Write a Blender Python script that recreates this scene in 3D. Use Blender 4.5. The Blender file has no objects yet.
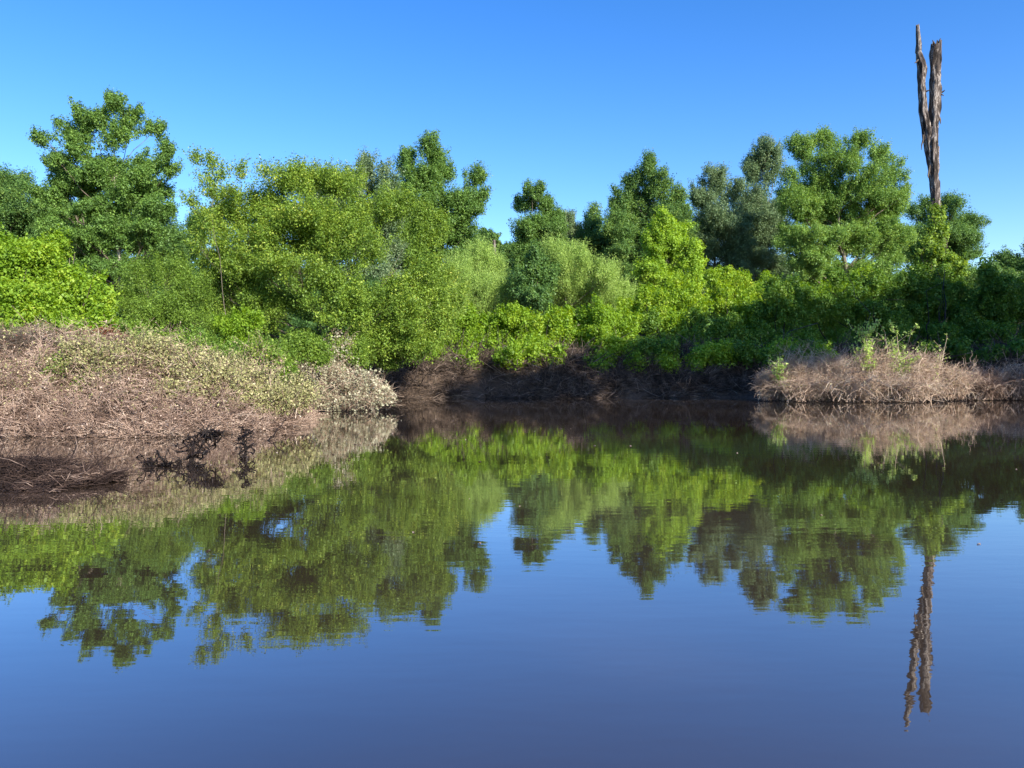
import bpy, math
import numpy as np
from mathutils import Vector

rng = np.random.default_rng(7)
scene = bpy.context.scene
COL = scene.collection

# ------------------------------------------------------------------ camera
W, H, F = 1024, 768, 745.0
CAM_H = 1.3
PITCH = math.atan(22.0 / F)
cam_d = bpy.data.cameras.new("camera")
cam = bpy.data.objects.new("camera", cam_d)
COL.objects.link(cam)
cam_d.sensor_width = 36
cam_d.lens = 36 * F / W
cam_d.clip_start = 0.05
cam_d.clip_end = 6000
cam.location = (0, 0, CAM_H)
cam.rotation_euler = (math.pi / 2 - PITCH, 0, 0)
scene.camera = cam
CP, SP = math.cos(PITCH), math.sin(PITCH)


def at(px, py, D):
    """world point seen at a pixel of the photograph, D metres ahead"""
    a = (px - 512) / F
    b = -(py - 384) / F
    y = CP + b * SP
    z = -SP + b * CP
    return np.array([a * D / y, D, CAM_H + z * D / y])


# ------------------------------------------------------------------ noise
def _hash(i, j, k, seed):
    h = (i * 374761393 + j * 668265263 + k * 2147483647 + seed * 1274126177) & 0xFFFFFFFF
    h = ((h ^ (h >> 13)) * 1274126177) & 0xFFFFFFFF
    h = h ^ (h >> 16)
    return (h & 0xFFFF) / 65535.0


def noise(P, scale=1.0, seed=0):
    P = np.asarray(P, float) * scale
    if P.shape[-1] == 2:
        P = np.concatenate([P, np.zeros(P.shape[:-1] + (1,))], -1)
    I = np.floor(P).astype(np.int64)
    f = P - I
    f = f * f * (3 - 2 * f)
    out = 0
    for a in (0, 1):
        wa = f[..., 0] if a else 1 - f[..., 0]
        for b in (0, 1):
            wb = f[..., 1] if b else 1 - f[..., 1]
            for c in (0, 1):
                wc = f[..., 2] if c else 1 - f[..., 2]
                out = out + wa * wb * wc * _hash(I[..., 0] + a, I[..., 1] + b, I[..., 2] + c, seed)
    return out * 2 - 1


def fbm(P, scale=1.0, seed=0, octs=3):
    s, a, t = 0, 1.0, 0
    for o in range(octs):
        s = s + a * noise(P, scale * 2 ** o, seed + o * 17)
        t += a
        a *= 0.5
    return s / t


def nrm(v):
    return v / np.maximum(np.linalg.norm(v, axis=-1, keepdims=True), 1e-9)


def randdir(n):
    return nrm(rng.normal(size=(n, 3)))


# ------------------------------------------------------------------ objects
def tag(o, label=None, cat=None, group=None, kind=None):
    for k, v in (("label", label), ("category", cat), ("group", group), ("kind", kind)):
        if v:
            o[k] = v
    return o


def empty(name, loc, label, cat, group=None):
    o = bpy.data.objects.new(name, None)
    o.location = tuple(float(c) for c in loc)
    o.empty_display_size = 0.3
    COL.objects.link(o)
    return tag(o, label, cat, group)


def mesh_obj(name, V, Fc, mat, parent=None, tint=None, smooth=False):
    """V (n,3), Fc (m,k) one polygon size per mesh"""
    V = np.ascontiguousarray(V, dtype=np.float32)
    Fc = np.ascontiguousarray(Fc, dtype=np.int32)
    if parent is not None:
        V = V - np.array(parent.location, dtype=np.float32)
    k = Fc.shape[1]
    me = bpy.data.meshes.new(name)
    me.vertices.add(len(V))
    me.vertices.foreach_set("co", V.ravel())
    me.loops.add(Fc.size)
    me.loops.foreach_set("vertex_index", Fc.ravel())
    me.polygons.add(len(Fc))
    me.polygons.foreach_set("loop_start", np.arange(0, Fc.size, k, dtype=np.int32))
    if smooth:
        me.polygons.foreach_set("use_smooth", np.ones(len(Fc), dtype=bool))
    if tint is not None:
        a = me.attributes.new("tint", "FLOAT", "FACE")
        a.data.foreach_set("value", np.ascontiguousarray(tint, dtype=np.float32))
    me.update(calc_edges=True)
    me.materials.append(mat)
    o = bpy.data.objects.new(name, me)
    COL.objects.link(o)
    if parent is not None:
        o.parent = parent
    return o


# ------------------------------------------------------------------ geometry batches
def tubes(P, R, sides=4):
    """P (N,K,3) polylines, R (N,K) radii -> verts, quads"""
    N, K, _ = P.shape
    T = np.empty_like(P)
    T[:, 1:-1] = P[:, 2:] - P[:, :-2]
    T[:, 0] = P[:, 1] - P[:, 0]
    T[:, -1] = P[:, -1] - P[:, -2]
    T = nrm(T)
    ref = np.tile(np.array([0.31, 0.87, 0.38]), (N, 1))
    t0 = T[:, 0]
    bad = np.abs((t0 * ref).sum(-1)) > 0.85
    ref[bad] = (0.9, -0.2, 0.38)
    A = nrm(np.cross(T, ref[:, None, :]))
    B = np.cross(T, A)
    ang = np.arange(sides) * 2 * math.pi / sides
    V = P[:, :, None, :] + R[:, :, None, None] * (
        A[:, :, None, :] * np.cos(ang)[None, None, :, None] + B[:, :, None, :] * np.sin(ang)[None, None, :, None])
    idx = np.arange(N * K * sides).reshape(N, K, sides)
    a = idx[:, :-1, :]
    b = idx[:, 1:, :]
    a2 = np.roll(a, -1, axis=2)
    b2 = np.roll(b, -1, axis=2)
    Q = np.stack([a, a2, b2, b], -1).reshape(-1, 4)
    return V.reshape(-1, 3), Q


def join(parts):
    Vs, Qs, o = [], [], 0
    for V, Q in parts:
        Vs.append(V)
        Qs.append(Q + o)
        o += len(V)
    return np.concatenate(Vs), np.concatenate(Qs)


def leaf_faces(pos, nor, L, Wd, droop=0.25):
    """folded diamond leaves: one bent quad each"""
    n = len(pos)
    r = randdir(n)
    ax = nrm(np.cross(nor, r))
    ax[:, 2] -= droop
    ax = nrm(ax)
    side = nrm(np.cross(nor, ax))
    nn = np.cross(ax, side)
    L = L[:, None]
    Wd = Wd[:, None]
    base = pos - ax * L * 0.5
    tip = pos + ax * L * 0.5 - nn * L * 0.12
    mid = pos + nn * L * 0.0 - ax * L * 0.05
    le = mid + side * Wd * 0.5 + nn * Wd * 0.22
    ri = mid - side * Wd * 0.5 + nn * Wd * 0.22
    V = np.stack([base, le, tip, ri], 1).reshape(-1, 3)
    Q = np.arange(n * 4).reshape(n, 4)
    return V, Q


def crown_points(lobes, clump_r, dens, leaves_per, flat=0.7, shell=0.4, up=0.5, ragged=0.25, zmin=None):
    """clumps of leaves spread through ellipsoidal lobes; returns pos, normal, clump tint, clump centres"""
    C, CR = [], []
    sub = []
    for (c, r) in lobes:
        r = np.asarray(r)
        sub.append((c, r * .85))
        for q in range(6):
            d = randdir(1)[0]
            k = rng.uniform(.28, .52)
            sub.append((c + d * r * rng.uniform(.5, .82), np.maximum(r * k * np.array([1.15, 1.15, .8]), clump_r * .8)))
    lobes = sub
    dens = dens * .78
    for (c, r) in lobes:
        r = np.asarray(r)
        area = 4 * math.pi * ((r[0] * r[1]) ** 1.6 / 3 + (r[0] * r[2]) ** 1.6 / 3 + (r[1] * r[2]) ** 1.6 / 3) ** (1 / 1.6)
        n = max(4, int(dens * area / (clump_r ** 2)))
        d = randdir(n)
        rr = rng.random(n) ** shell
        rr = rr * (1 + ragged * noise(d * 2.1 + c, 1.0, 5)) * 1.0
        pc = c + d * rr[:, None] * (r - clump_r * 0.5).clip(0.15)
        C.append(pc)
        CR.append(clump_r * rng.uniform(0.55, 1.25, n))
    C = np.concatenate(C)
    CR = np.concatenate(CR)
    if zmin is not None:
        k = C[:, 2] > zmin
        C, CR = C[k], CR[k]
    n = len(C)
    cnt = np.maximum(3, (leaves_per * (CR / clump_r) ** 2 * rng.uniform(0.6, 1.3, n)).astype(int))
    idx = np.repeat(np.arange(n), cnt)
    m = len(idx)
    d = randdir(m)
    rad = CR[idx] * rng.random(m) ** 0.45
    # every clump is a spray of leaves leaning its own way, outward and up
    mid = np.mean([l[0] for l in lobes], 0)
    lean = nrm((C - mid) * np.array([1, 1, .6])) * .55 + rng.normal(size=(n, 3)) * .5 + np.array([0, 0, .75 if flat < 1 else 1.5])
    lean = nrm(lean)[idx]
    al = (d * lean).sum(-1)
    pos = C[idx] + (d * .62 + lean * (al * (.95 if flat < 1 else 1.5))[:, None]) * rad[:, None]
    nor = nrm(d * 0.8 + randdir(m) * 0.75 + np.array([0, 0, up]))
    ct = rng.random(n)[idx]
    return pos, nor, ct, C


def twig_paths(A, B, K=4, wob=0.12, sag=0.0):
    t = np.linspace(0, 1, K)[None, :, None]
    L = np.linalg.norm(B - A, axis=-1)[:, None, None]
    P = A[:, None, :] * (1 - t) + B[:, None, :] * t
    wv = randdir(len(A))[:, None, :]
    wv2 = rng.normal(size=P.shape) * 0.35
    P = P + (wv * np.sin(t * math.pi) + wv2 * (t > 0) * (t < 1)) * L * wob
    P[:, :, 2] += (np.sin(t * math.pi) * L * sag)[:, :, 0]
    return P


# ------------------------------------------------------------------ materials
def new_mat(name):
    m = bpy.data.materials.new(name)
    m.use_nodes = True
    nt = m.node_tree
    nt.nodes.clear()
    out = nt.nodes.new("ShaderNodeOutputMaterial")
    return m, nt, out


def ramp(nt, stops, fac):
    r = nt.nodes.new("ShaderNodeValToRGB")
    e = r.color_ramp.elements
    while len(e) < len(stops):
        e.new(0.5)
    for i, (p, c) in enumerate(stops):
        e[i].position = p
        e[i].color = (*c, 1)
    nt.links.new(fac, r.inputs[0])
    return r.outputs[0]


def leaf_mat(name, stops, transl=0.35, gloss=0.3, rough=0.5):
    m, nt, out = new_mat(name)
    at_ = nt.nodes.new("ShaderNodeAttribute")
    at_.attribute_name = "tint"
    c = ramp(nt, stops, at_.outputs["Fac"])
    p = nt.nodes.new("ShaderNodeBsdfPrincipled")
    p.inputs["Roughness"].default_value = rough
    p.inputs["Specular IOR Level"].default_value = gloss
    nt.links.new(c, p.inputs["Base Color"])
    tr = nt.nodes.new("ShaderNodeBsdfTranslucent")
    hs = nt.nodes.new("ShaderNodeHueSaturation")
    hs.inputs["Hue"].default_value = 0.478
    hs.inputs["Saturation"].default_value = 1.1
    hs.inputs["Value"].default_value = 1.5
    nt.links.new(c, hs.inputs["Color"])
    nt.links.new(hs.outputs[0], tr.inputs["Color"])
    mx = nt.nodes.new("ShaderNodeMixShader")
    mx.inputs[0].default_value = transl
    nt.links.new(p.outputs[0], mx.inputs[1])
    nt.links.new(tr.outputs[0], mx.inputs[2])
    nt.links.new(mx.outputs[0], out.inputs[0])
    return m


def twig_mat(name, stops, rough=0.8, scale=3.0):
    m, nt, out = new_mat(name)
    tc = nt.nodes.new("ShaderNodeTexCoord")
    n = nt.nodes.new("ShaderNodeTexNoise")
    n.inputs["Scale"].default_value = scale
    n.inputs["Detail"].default_value = 6
    nt.links.new(tc.outputs["Object"], n.inputs["Vector"])
    at_ = nt.nodes.new("ShaderNodeAttribute")
    at_.attribute_name = "tint"
    ad = nt.nodes.new("ShaderNodeMath")
    ad.operation = "MULTIPLY_ADD"
    ad.inputs[1].default_value = 0.55
    nt.links.new(at_.outputs["Fac"], ad.inputs[0])
    mu = nt.nodes.new("ShaderNodeMath")
    mu.operation = "MULTIPLY_ADD"
    mu.inputs[1].default_value = 1.5
    mu.inputs[2].default_value = -0.5
    nt.links.new(n.outputs["Fac"], mu.inputs[0])
    nt.links.new(mu.outputs[0], ad.inputs[2])
    c = ramp(nt, stops, ad.outputs[0])
    p = nt.nodes.new("ShaderNodeBsdfPrincipled")
    p.inputs["Roughness"].default_value = rough
    p.inputs["Specular IOR Level"].default_value = 0.2
    nt.links.new(c, p.inputs["Base Color"])
    nt.links.new(p.outputs[0], out.inputs[0])
    return m


def bark_mat(name, stops, scale=(6, 6, 1.2), bump=0.6):
    m, nt, out = new_mat(name)
    tc = nt.nodes.new("ShaderNodeTexCoord")
    mp = nt.nodes.new("ShaderNodeMapping")
    mp.inputs["Scale"].default_value = scale
    nt.links.new(tc.outputs["Object"], mp.inputs["Vector"])
    n = nt.nodes.new("ShaderNodeTexNoise")
    n.inputs["Scale"].default_value = 1.0
    n.inputs["Detail"].default_value = 8
    n.inputs["Roughness"].default_value = 0.65
    n.inputs["Distortion"].default_value = 0.6
    nt.links.new(mp.outputs[0], n.inputs["Vector"])
    c = ramp(nt, stops, n.outputs["Fac"])
    p = nt.nodes.new("ShaderNodeBsdfPrincipled")
    p.inputs["Roughness"].default_value = 0.85
    p.inputs["Specular IOR Level"].default_value = 0.2
    b = nt.nodes.new("ShaderNodeBump")
    b.inputs["Strength"].default_value = bump
    b.inputs["Distance"].default_value = 0.06
    nt.links.new(n.outputs["Fac"], b.inputs["Height"])
    nt.links.new(b.outputs[0], p.inputs["Normal"])
    nt.links.new(c, p.inputs["Base Color"])
    nt.links.new(p.outputs[0], out.inputs[0])
    return m


M_TREE = leaf_mat("leaf_mid_green", [(0, (0.086, 0.167, 0.042)), (.45, (0.151, 0.277, 0.060)), (.8, (0.244, 0.396, 0.080)), (1, (0.391, 0.494, 0.112))])
M_DARK = leaf_mat("leaf_deep_green", [(0, (0.064, 0.146, 0.046)), (.5, (0.117, 0.226, 0.058)), (.85, (0.205, 0.337, 0.073)), (1, (0.323, 0.427, 0.097))])
M_GREY = leaf_mat("leaf_grey_green", [(0, (0.100, 0.178, 0.085)), (.5, (0.186, 0.275, 0.127)), (.85, (0.297, 0.380, 0.191)), (1, (0.421, 0.486, 0.275))])
M_LIME = leaf_mat("leaf_lime", [(0, (0.182, 0.321, 0.037)), (.5, (0.302, 0.473, 0.055)), (.85, (0.443, 0.609, 0.074)), (1, (0.603, 0.676, 0.131))], transl=.4)
M_WILLOW = leaf_mat("leaf_willow", [(0, (0.189, 0.302, 0.073)), (.5, (0.301, 0.443, 0.103)), (.85, (0.425, 0.581, 0.143)), (1, (0.550, 0.674, 0.205))], gloss=.2)
M_SHRUB = leaf_mat("leaf_shrub", [(0, (0.090, 0.167, 0.029)), (.45, (0.180, 0.292, 0.042)), (.72, (0.285, 0.418, 0.056)), (.9, (0.451, 0.529, 0.085)), (1, (0.750, 0.613, 0.139))])
M_SHRUB2 = leaf_mat("leaf_shrub_fresh", [(0, (0.103, 0.200, 0.034)), (.5, (0.198, 0.318, 0.050)), (.85, (0.325, 0.436, 0.067)), (1, (0.510, 0.502, 0.101))])
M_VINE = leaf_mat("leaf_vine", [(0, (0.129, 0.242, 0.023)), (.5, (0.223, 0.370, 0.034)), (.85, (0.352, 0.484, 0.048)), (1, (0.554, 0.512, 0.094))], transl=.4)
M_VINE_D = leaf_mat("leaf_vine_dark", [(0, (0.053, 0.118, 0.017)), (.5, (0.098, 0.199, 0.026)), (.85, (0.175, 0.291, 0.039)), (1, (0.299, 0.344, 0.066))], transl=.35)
M_PALE = leaf_mat("leaf_pale_bramble", [(0, (0.163, 0.185, 0.063)), (.5, (0.339, 0.333, 0.136)), (.85, (0.542, 0.505, 0.251)), (1, (0.705, 0.579, 0.346))], transl=.2)
M_SILVER = leaf_mat("leaf_silver", [(0, (0.211, 0.217, 0.127)), (.5, (0.388, 0.376, 0.241)), (.85, (0.564, 0.526, 0.379)), (1, (0.659, 0.595, 0.452))], transl=.15)
M_DEAD = leaf_mat("leaf_dead", [(0, (.10, .06, .045)), (.4, (.27, .18, .135)), (.8, (.47, .35, .27)), (1, (.66, .54, .43))], transl=.12, gloss=.15)
M_RUST = leaf_mat("leaf_rust", [(0, (.10, .03, .015)), (.5, (.20, .07, .035)), (1, (.34, .15, .07))], transl=.2)

M_DRY = twig_mat("dry_twig", [(0, (.045, .03, .022)), (.25, (.14, .09, .066)), (.5, (.33, .225, .165)), (.75, (.56, .41, .31)), (1, (.76, .62, .47))])
M_DRYSHADE = twig_mat("dry_twig_shade_tone", [(0, (.015, .011, .009)), (.4, (.06, .044, .034)), (.75, (.20, .145, .11)), (1, (.42, .33, .26))])  # darker dry twigs: the far bank's shade is put into the colour
M_BLEACH = twig_mat("bleached_twig", [(0, (0.206, 0.129, 0.091)), (.4, (0.438, 0.309, 0.220)), (.75, (0.644, 0.489, 0.361)), (1, (0.799, 0.670, 0.489))])
M_WET = twig_mat("wet_twig", [(0, (0.005, 0.004, 0.004)), (.5, (0.016, 0.011, 0.009)), (1, (0.045, 0.029, 0.023))], rough=.5)
M_BRANCH = twig_mat("branch_bark", [(0, (.07, .05, .035)), (.5, (.14, .11, .085)), (1, (.27, .23, .18))])
M_TRUNK = bark_mat("trunk_bark", [(.25, (.07, .055, .04)), (.5, (.18, .15, .115)), (.75, (.34, .30, .25))])
M_PALETRUNK = bark_mat("pale_bark", [(.25, (.16, .14, .11)), (.5, (.38, .35, .29)), (.75, (.6, .57, .5))])
M_SNAG = bark_mat("weathered_bark", [(.36, (.010, .008, .006)), (.43, (.035, .027, .023)), (.49, (.085, .068, .058)), (.54, (.15, .122, .105)), (.575, (.42, .38, .34)), (.61, (.09, .072, .062)), (.72, (.22, .185, .16))], scale=(5.5, 5.5, .8), bump=1.0)

# ------------------------------------------------------------------ terrain
SHORE = np.array([(-60, 6), (-25, 9.5), (-14, 12.2), (-9.0, 13.1), (-7.2, 13.0), (-5.5, 13.15), (-4.95, 13.7), (-4.7, 15.0), (-5.1, 17.5),
                  (-5.8, 21.5), (-4.9, 24.6), (-3.6, 26.3), (-0.4, 27.2), (3, 27.0), (6.8, 27.4), (10.5, 27.3), (15, 27.1), (19.5, 27), (21.5, 25), (21.5, 15), (19, 5),
                  (18, -10), (0, -16), (-30, -14), (-60, -10)], float)


def shore_dist(P):
    """signed distance to the shoreline, positive on land"""
    x, y = P[..., 0], P[..., 1]
    best = np.full(x.shape, 1e9)
    inside = np.zeros(x.shape, bool)
    n = len(SHORE)
    for i in range(n):
        a, b = SHORE[i], SHORE[(i + 1) % n]
        e = b - a
        t = np.clip(((x - a[0]) * e[0] + (y - a[1]) * e[1]) / (e @ e), 0, 1)
        d = np.hypot(x - a[0] - t * e[0], y - a[1] - t * e[1])
        best = np.minimum(best, d)
        c = ((a[1] > y) != (b[1] > y)) & (x < e[0] * (y - a[1]) / (e[1] if e[1] else 1e-9) + a[0])
        inside ^= c
    return np.where(inside, -best, best)


def ground_z(P):
    P = np.asarray(P, float)[..., :2]
    d = shore_dist(P) + 0.35 * fbm(P, 0.7, 3, 3)
    z_in = np.maximum(d * 0.5, -1.4)
    amp = 1.42 + 0.30 * np.clip((P[..., 1] - 20) / 5, 0, 1)
    amp = amp - 0.55 * np.clip((P[..., 0] + 7.6) / 2.2, 0, 1) * (1 - np.clip((P[..., 1] - 17.5) / 3, 0, 1))
    z_out = amp * (1 - np.exp(-np.maximum(d, 0) / 1.6)) + np.clip(d - 4, 0, 60) * 0.012
    rough = (0.12 + .16 * (P[..., 1] < 21)) * fbm(P, 1.0, 9, 3) * np.clip(d * 1.5, 0, 1)
    return np.where(d < 0, z_in, z_out + rough)


def axis(lo, hi, step, far):
    core = np.arange(lo, hi + step / 2, step)
    out, s, v = [], step, 0.0
    while v < far:
        s *= 1.18
        v += s
        out.append(v)
    out = np.array(out)
    return np.concatenate([(lo - out)[::-1], core, hi + out])


gx = axis(-16, 30, 0.28, 2500)
gy = axis(-2, 42, 0.28, 2500)
GX, GY = np.meshgrid(gx, gy, indexing="ij")
GP = np.stack([GX, GY], -1)
GZ = ground_z(GP)
V = np.stack([GX, GY, GZ], -1).reshape(-1, 3)
ii = np.arange(len(gx) * len(gy)).reshape(len(gx), len(gy))
Q = np.stack([ii[:-1, :-1], ii[1:, :-1], ii[1:, 1:], ii[:-1, 1:]], -1).reshape(-1, 4)

m, nt, out = new_mat("earth_and_litter")
tc = nt.nodes.new("ShaderNodeTexCoord")
n1 = nt.nodes.new("ShaderNodeTexNoise"); n1.inputs["Scale"].default_value = 0.5; n1.inputs["Detail"].default_value = 5
n2 = nt.nodes.new("ShaderNodeTexNoise"); n2.inputs["Scale"].default_value = 9; n2.inputs["Detail"].default_value = 8
nt.links.new(tc.outputs["Object"], n1.inputs["Vector"]); nt.links.new(tc.outputs["Object"], n2.inputs["Vector"])
mx = nt.nodes.new("ShaderNodeMath"); mx.operation = "MULTIPLY_ADD"; mx.inputs[1].default_value = 0.6
nt.links.new(n1.outputs["Fac"], mx.inputs[0])
m2 = nt.nodes.new("ShaderNodeMath"); m2.operation = "MULTIPLY"; m2.inputs[1].default_value = 0.45
nt.links.new(n2.outputs["Fac"], m2.inputs[0]); nt.links.new(m2.outputs[0], mx.inputs[2])
c = ramp(nt, [(.3, (.035, .024, .018)), (.5, (.08, .055, .04)), (.65, (.12, .085, .06)), (.8, (.09, .11, .04))], mx.outputs[0])
p = nt.nodes.new("ShaderNodeBsdfPrincipled"); p.inputs["Roughness"].default_value = .9; p.inputs["Specular IOR Level"].default_value = .15
b = nt.nodes.new("ShaderNodeBump"); b.inputs["Distance"].default_value = .05; nt.links.new(n2.outputs["Fac"], b.inputs["Height"])
nt.links.new(b.outputs[0], p.inputs["Normal"]); nt.links.new(c, p.inputs["Base Color"]); nt.links.new(p.outputs[0], out.inputs[0])
tag(mesh_obj("ground", V, Q, m, smooth=True), kind="structure")

# ------------------------------------------------------------------ water
m, nt, out = new_mat("murky_pond_water")
tc = nt.nodes.new("ShaderNodeTexCoord")


def nz(scale3, det, rough=.5, dist=0):
    mp = nt.nodes.new("ShaderNodeMapping"); mp.inputs["Scale"].default_value = scale3
    nt.links.new(tc.outputs["Object"], mp.inputs["Vector"])
    n = nt.nodes.new("ShaderNodeTexNoise"); n.inputs["Scale"].default_value = 1; n.inputs["Detail"].default_value = det
    n.inputs["Roughness"].default_value = rough; n.inputs["Distortion"].default_value = dist
    nt.links.new(mp.outputs[0], n.inputs["Vector"])
    return n.outputs["Fac"]


sed = nz((.16, .22, 1), 3)
c = ramp(nt, [(.3, (.030, .020, .014)), (.5, (.045, .031, .021)), (.7, (.085, .062, .043))], sed)
mud = nt.nodes.new("ShaderNodeBsdfDiffuse")
nt.links.new(c, mud.inputs["Color"])
gl = nt.nodes.new("ShaderNodeBsdfGlossy")
gl.inputs["Roughness"].default_value = 0.012
gl.inputs["Color"].default_value = (.97, .97, .97, 1)
lw = nt.nodes.new("ShaderNodeLayerWeight")
lw.inputs["Blend"].default_value = .5
pw = nt.nodes.new("ShaderNodeMath"); pw.operation = "POWER"; pw.inputs[1].default_value = 2.3
nt.links.new(lw.outputs["Facing"], pw.inputs[0])
fr = nt.nodes.new("ShaderNodeMath"); fr.operation = "MULTIPLY_ADD"; fr.inputs[1].default_value = .94; fr.inputs[2].default_value = .04
nt.links.new(pw.outputs[0], fr.inputs[0])
wm = nt.nodes.new("ShaderNodeMixShader")
nt.links.new(fr.outputs[0], wm.inputs[0]); nt.links.new(mud.outputs[0], wm.inputs[1]); nt.links.new(gl.outputs[0], wm.inputs[2])
rip = nz((1.3, 4.5, 1), 2, .5)
rip2 = nz((5, 14, 1), 2, .5)
calm = nz((.10, .25, 1), 2)
cr = ramp(nt, [(.38, (.35, .35, .35)), (.62, (1, 1, 1))], calm)
b1 = nt.nodes.new("ShaderNodeBump"); b1.inputs["Distance"].default_value = 0.0012
nt.links.new(rip, b1.inputs["Height"]); nt.links.new(cr, b1.inputs["Strength"])
b2 = nt.nodes.new("ShaderNodeBump"); b2.inputs["Distance"].default_value = 0.0004
nt.links.new(rip2, b2.inputs["Height"]); nt.links.new(cr, b2.inputs["Strength"]); nt.links.new(b1.outputs[0], b2.inputs["Normal"])
for nd in (mud, gl, lw):
    nt.links.new(b2.outputs[0], nd.inputs["Normal"])
nt.links.new(wm.outputs[0], out.inputs[0])
V = np.array([(-70, -20, 0), (34, -20, 0), (34, 30, 0), (-70, 30, 0)], float)
# pond surface: a sheet that stops inside the banks
tag(mesh_obj("water", V, np.array([[0, 1, 2, 3]]), m), kind="structure")


# ------------------------------------------------------------------ plant builders
def px_lobes(D, spec, depth=0.9, jit=0.25):
    """(px, py, rx, ry[, dD]) -> lobe centres and radii in metres, each a real ellipsoid"""
    out = []
    w = max(s[2] for s in spec) * D / F
    for s in spec:
        dd = s[4] if len(s) > 4 else rng.uniform(-jit, jit) * w * 2
        c = at(s[0], s[1], D + dd)
        k = (D + dd) / F
        rx, rz = s[2] * k, s[3] * k
        out.append((c, (rx, max(rx, rz * .7) * depth, rz)))
    return out


def limb_skeleton(base, top, lobes, C, r0, lean=0.0, sides=7):
    """trunk polyline and limbs to each lobe; returns trunk, branches meshes"""
    K = 12
    t = np.linspace(0, 1, K)
    trunk = base[None] * (1 - t)[:, None] + top[None] * t[:, None]
    L = np.linalg.norm(top - base)
    wob = np.stack([fbm(np.stack([t * 2.3 + base[0], t * 0 + 1], -1), 1, 4), fbm(np.stack([t * 2.1 + base[1], t * 0 + 5], -1), 1, 6)], -1)
    trunk[:, :2] += wob * L * 0.045 * np.sin(t * math.pi)[:, None] ** .7
    rad = r0 * (1 - t * 0.82) * (1 + 0.5 * np.exp(-t * 14))
    tv = tubes(trunk[None], rad[None], sides)
    parts = []
    zt = trunk[:, 2]
    heads = []
    for (c, r) in lobes:
        z0 = np.clip(c[2] - np.linalg.norm(c[:2] - base[:2]) * 0.9 - 0.3 * L * .2, zt[0] + 0.28 * L, zt[-2])
        i = np.searchsorted(zt, z0)
        i = min(max(i, 1), K - 2)
        a = trunk[i]
        P = twig_paths(a[None], (c - np.array([0, 0, r[2] * .1]))[None], 6, .07, -0.06)
        rr = rad[i] * 0.55
        parts.append(tubes(P, (rr * (1 - np.linspace(0, .7, 6)))[None], 5))
        heads.append((P[0], rr))
    # twigs from limbs to clumps
    n = min(len(C), 420)
    pick = rng.choice(len(C), n, replace=False)
    tgt = C[pick]
    cen = np.array([l[0] for l in lobes])
    rad_l = np.array([max(l[1]) for l in lobes])
    dist = np.linalg.norm(tgt[:, None] - cen[None], axis=-1) / rad_l[None]
    own = dist.argmin(1)
    start = np.array([heads[o][0][rng.integers(3, 6)] for o in own])
    P = twig_paths(start, tgt, 4, .10, .03)
    rr = np.array([heads[o][1] for o in own]) * rng.uniform(.10, .22, n)
    parts.append(tubes(P, rr[:, None] * np.array([1, .75, .5, .25])[None], 3))
    return tv, join(parts)


def make_tree(label, D, spec, mat, base_px, trunk_r=.3, clump=.5, dens=.9, lpc=42, leaf=.28, asp=.6, cat="tree", name="tree", group="trees beyond the far bank",
              tmat=None, bmat=None, top=None, flat=.7, shell=.42, up=.5, ragged=.3, jit=.25, tint=(0, 1), stray=.06, depth=.9, droop=.25, fill=None):
    if fill:
        x0 = min(q[0] - q[2] for q in spec); x1 = max(q[0] + q[2] for q in spec)
        x0 += (x1 - x0) * .12; x1 -= (x1 - x0) * .12
        m_ = max(2, int((x1 - x0) / 26))
        yb = float(np.mean([q[1] for q in spec])) + 8
        for yy in np.arange(yb, fill, 18):
            for q in range(m_):
                spec = spec + [(x0 + (q + .5) * (x1 - x0) / m_ + rng.uniform(-5, 5), yy + rng.uniform(-4, 4), (x1 - x0) / m_ * .75, 15)]
    lobes = px_lobes(D, spec, depth, jit)
    pos, nor, ct, C = crown_points(lobes, clump, dens, lpc * 1.9, flat, shell, up, ragged)
    bx = at(base_px, 360, D)
    base = np.array([bx[0], D, 0.0])
    base[2] = ground_z(base[None, :2])[0] - 0.15
    k = pos[:, 2] > base[2] + 0.1
    pos, nor, ct = pos[k], nor[k], ct[k]
    # stray sprigs beyond the outline
    ns = int(len(C) * stray)
    if ns:
        o = rng.choice(len(C), ns)
        cen = np.mean([l[0] for l in lobes], 0)
        d = nrm(C[o] - cen + rng.normal(size=(ns, 3)) * .6 + np.array([0, 0, .8]))
        q = rng.integers(4, 12)
        sp = C[o][:, None] + d[:, None] * (clump * np.linspace(.6, 1.7, 9))[None, :, None] + rng.normal(size=(ns, 9, 3)) * clump * .12
        pos = np.concatenate([pos, sp.reshape(-1, 3)])
        nor = np.concatenate([nor, randdir(ns * 9)])
        ct = np.concatenate([ct, np.repeat(rng.random(ns), 9)])
    n = len(pos)
    L = leaf * (.38 + .75 * rng.random(n) ** 1.5)
    V, Q = leaf_faces(pos, nor, L, L * asp * rng.uniform(.6, 1.15, n), droop)
    t = np.clip(ct * .45 + rng.random(n) * .55 + .12 * fbm(pos, .35, 12, 2), 0, 1)
    t = tint[0] + t * (tint[1] - tint[0])
    root = empty(name, base, label, cat, group)
    hi = max(lobes, key=lambda l: l[0][2] + l[1][2])
    if top is None:
        tp = np.array([hi[0][0] * .6 + base[0] * .4, D, base[2] + (hi[0][2] - base[2]) * .72])
    else:
        tp = at(top[0], top[1], D)
    (TV, TQ), (BV, BQ) = limb_skeleton(base, tp, lobes, C, trunk_r)
    mesh_obj("trunk", TV, TQ, tmat or M_TRUNK, root, smooth=True)
    mesh_obj("branches", BV, BQ, bmat or M_BRANCH, root, tint=rng.random(len(BQ)))
    mesh_obj("crown", V, Q, mat, root, tint=t)
    return root


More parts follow.
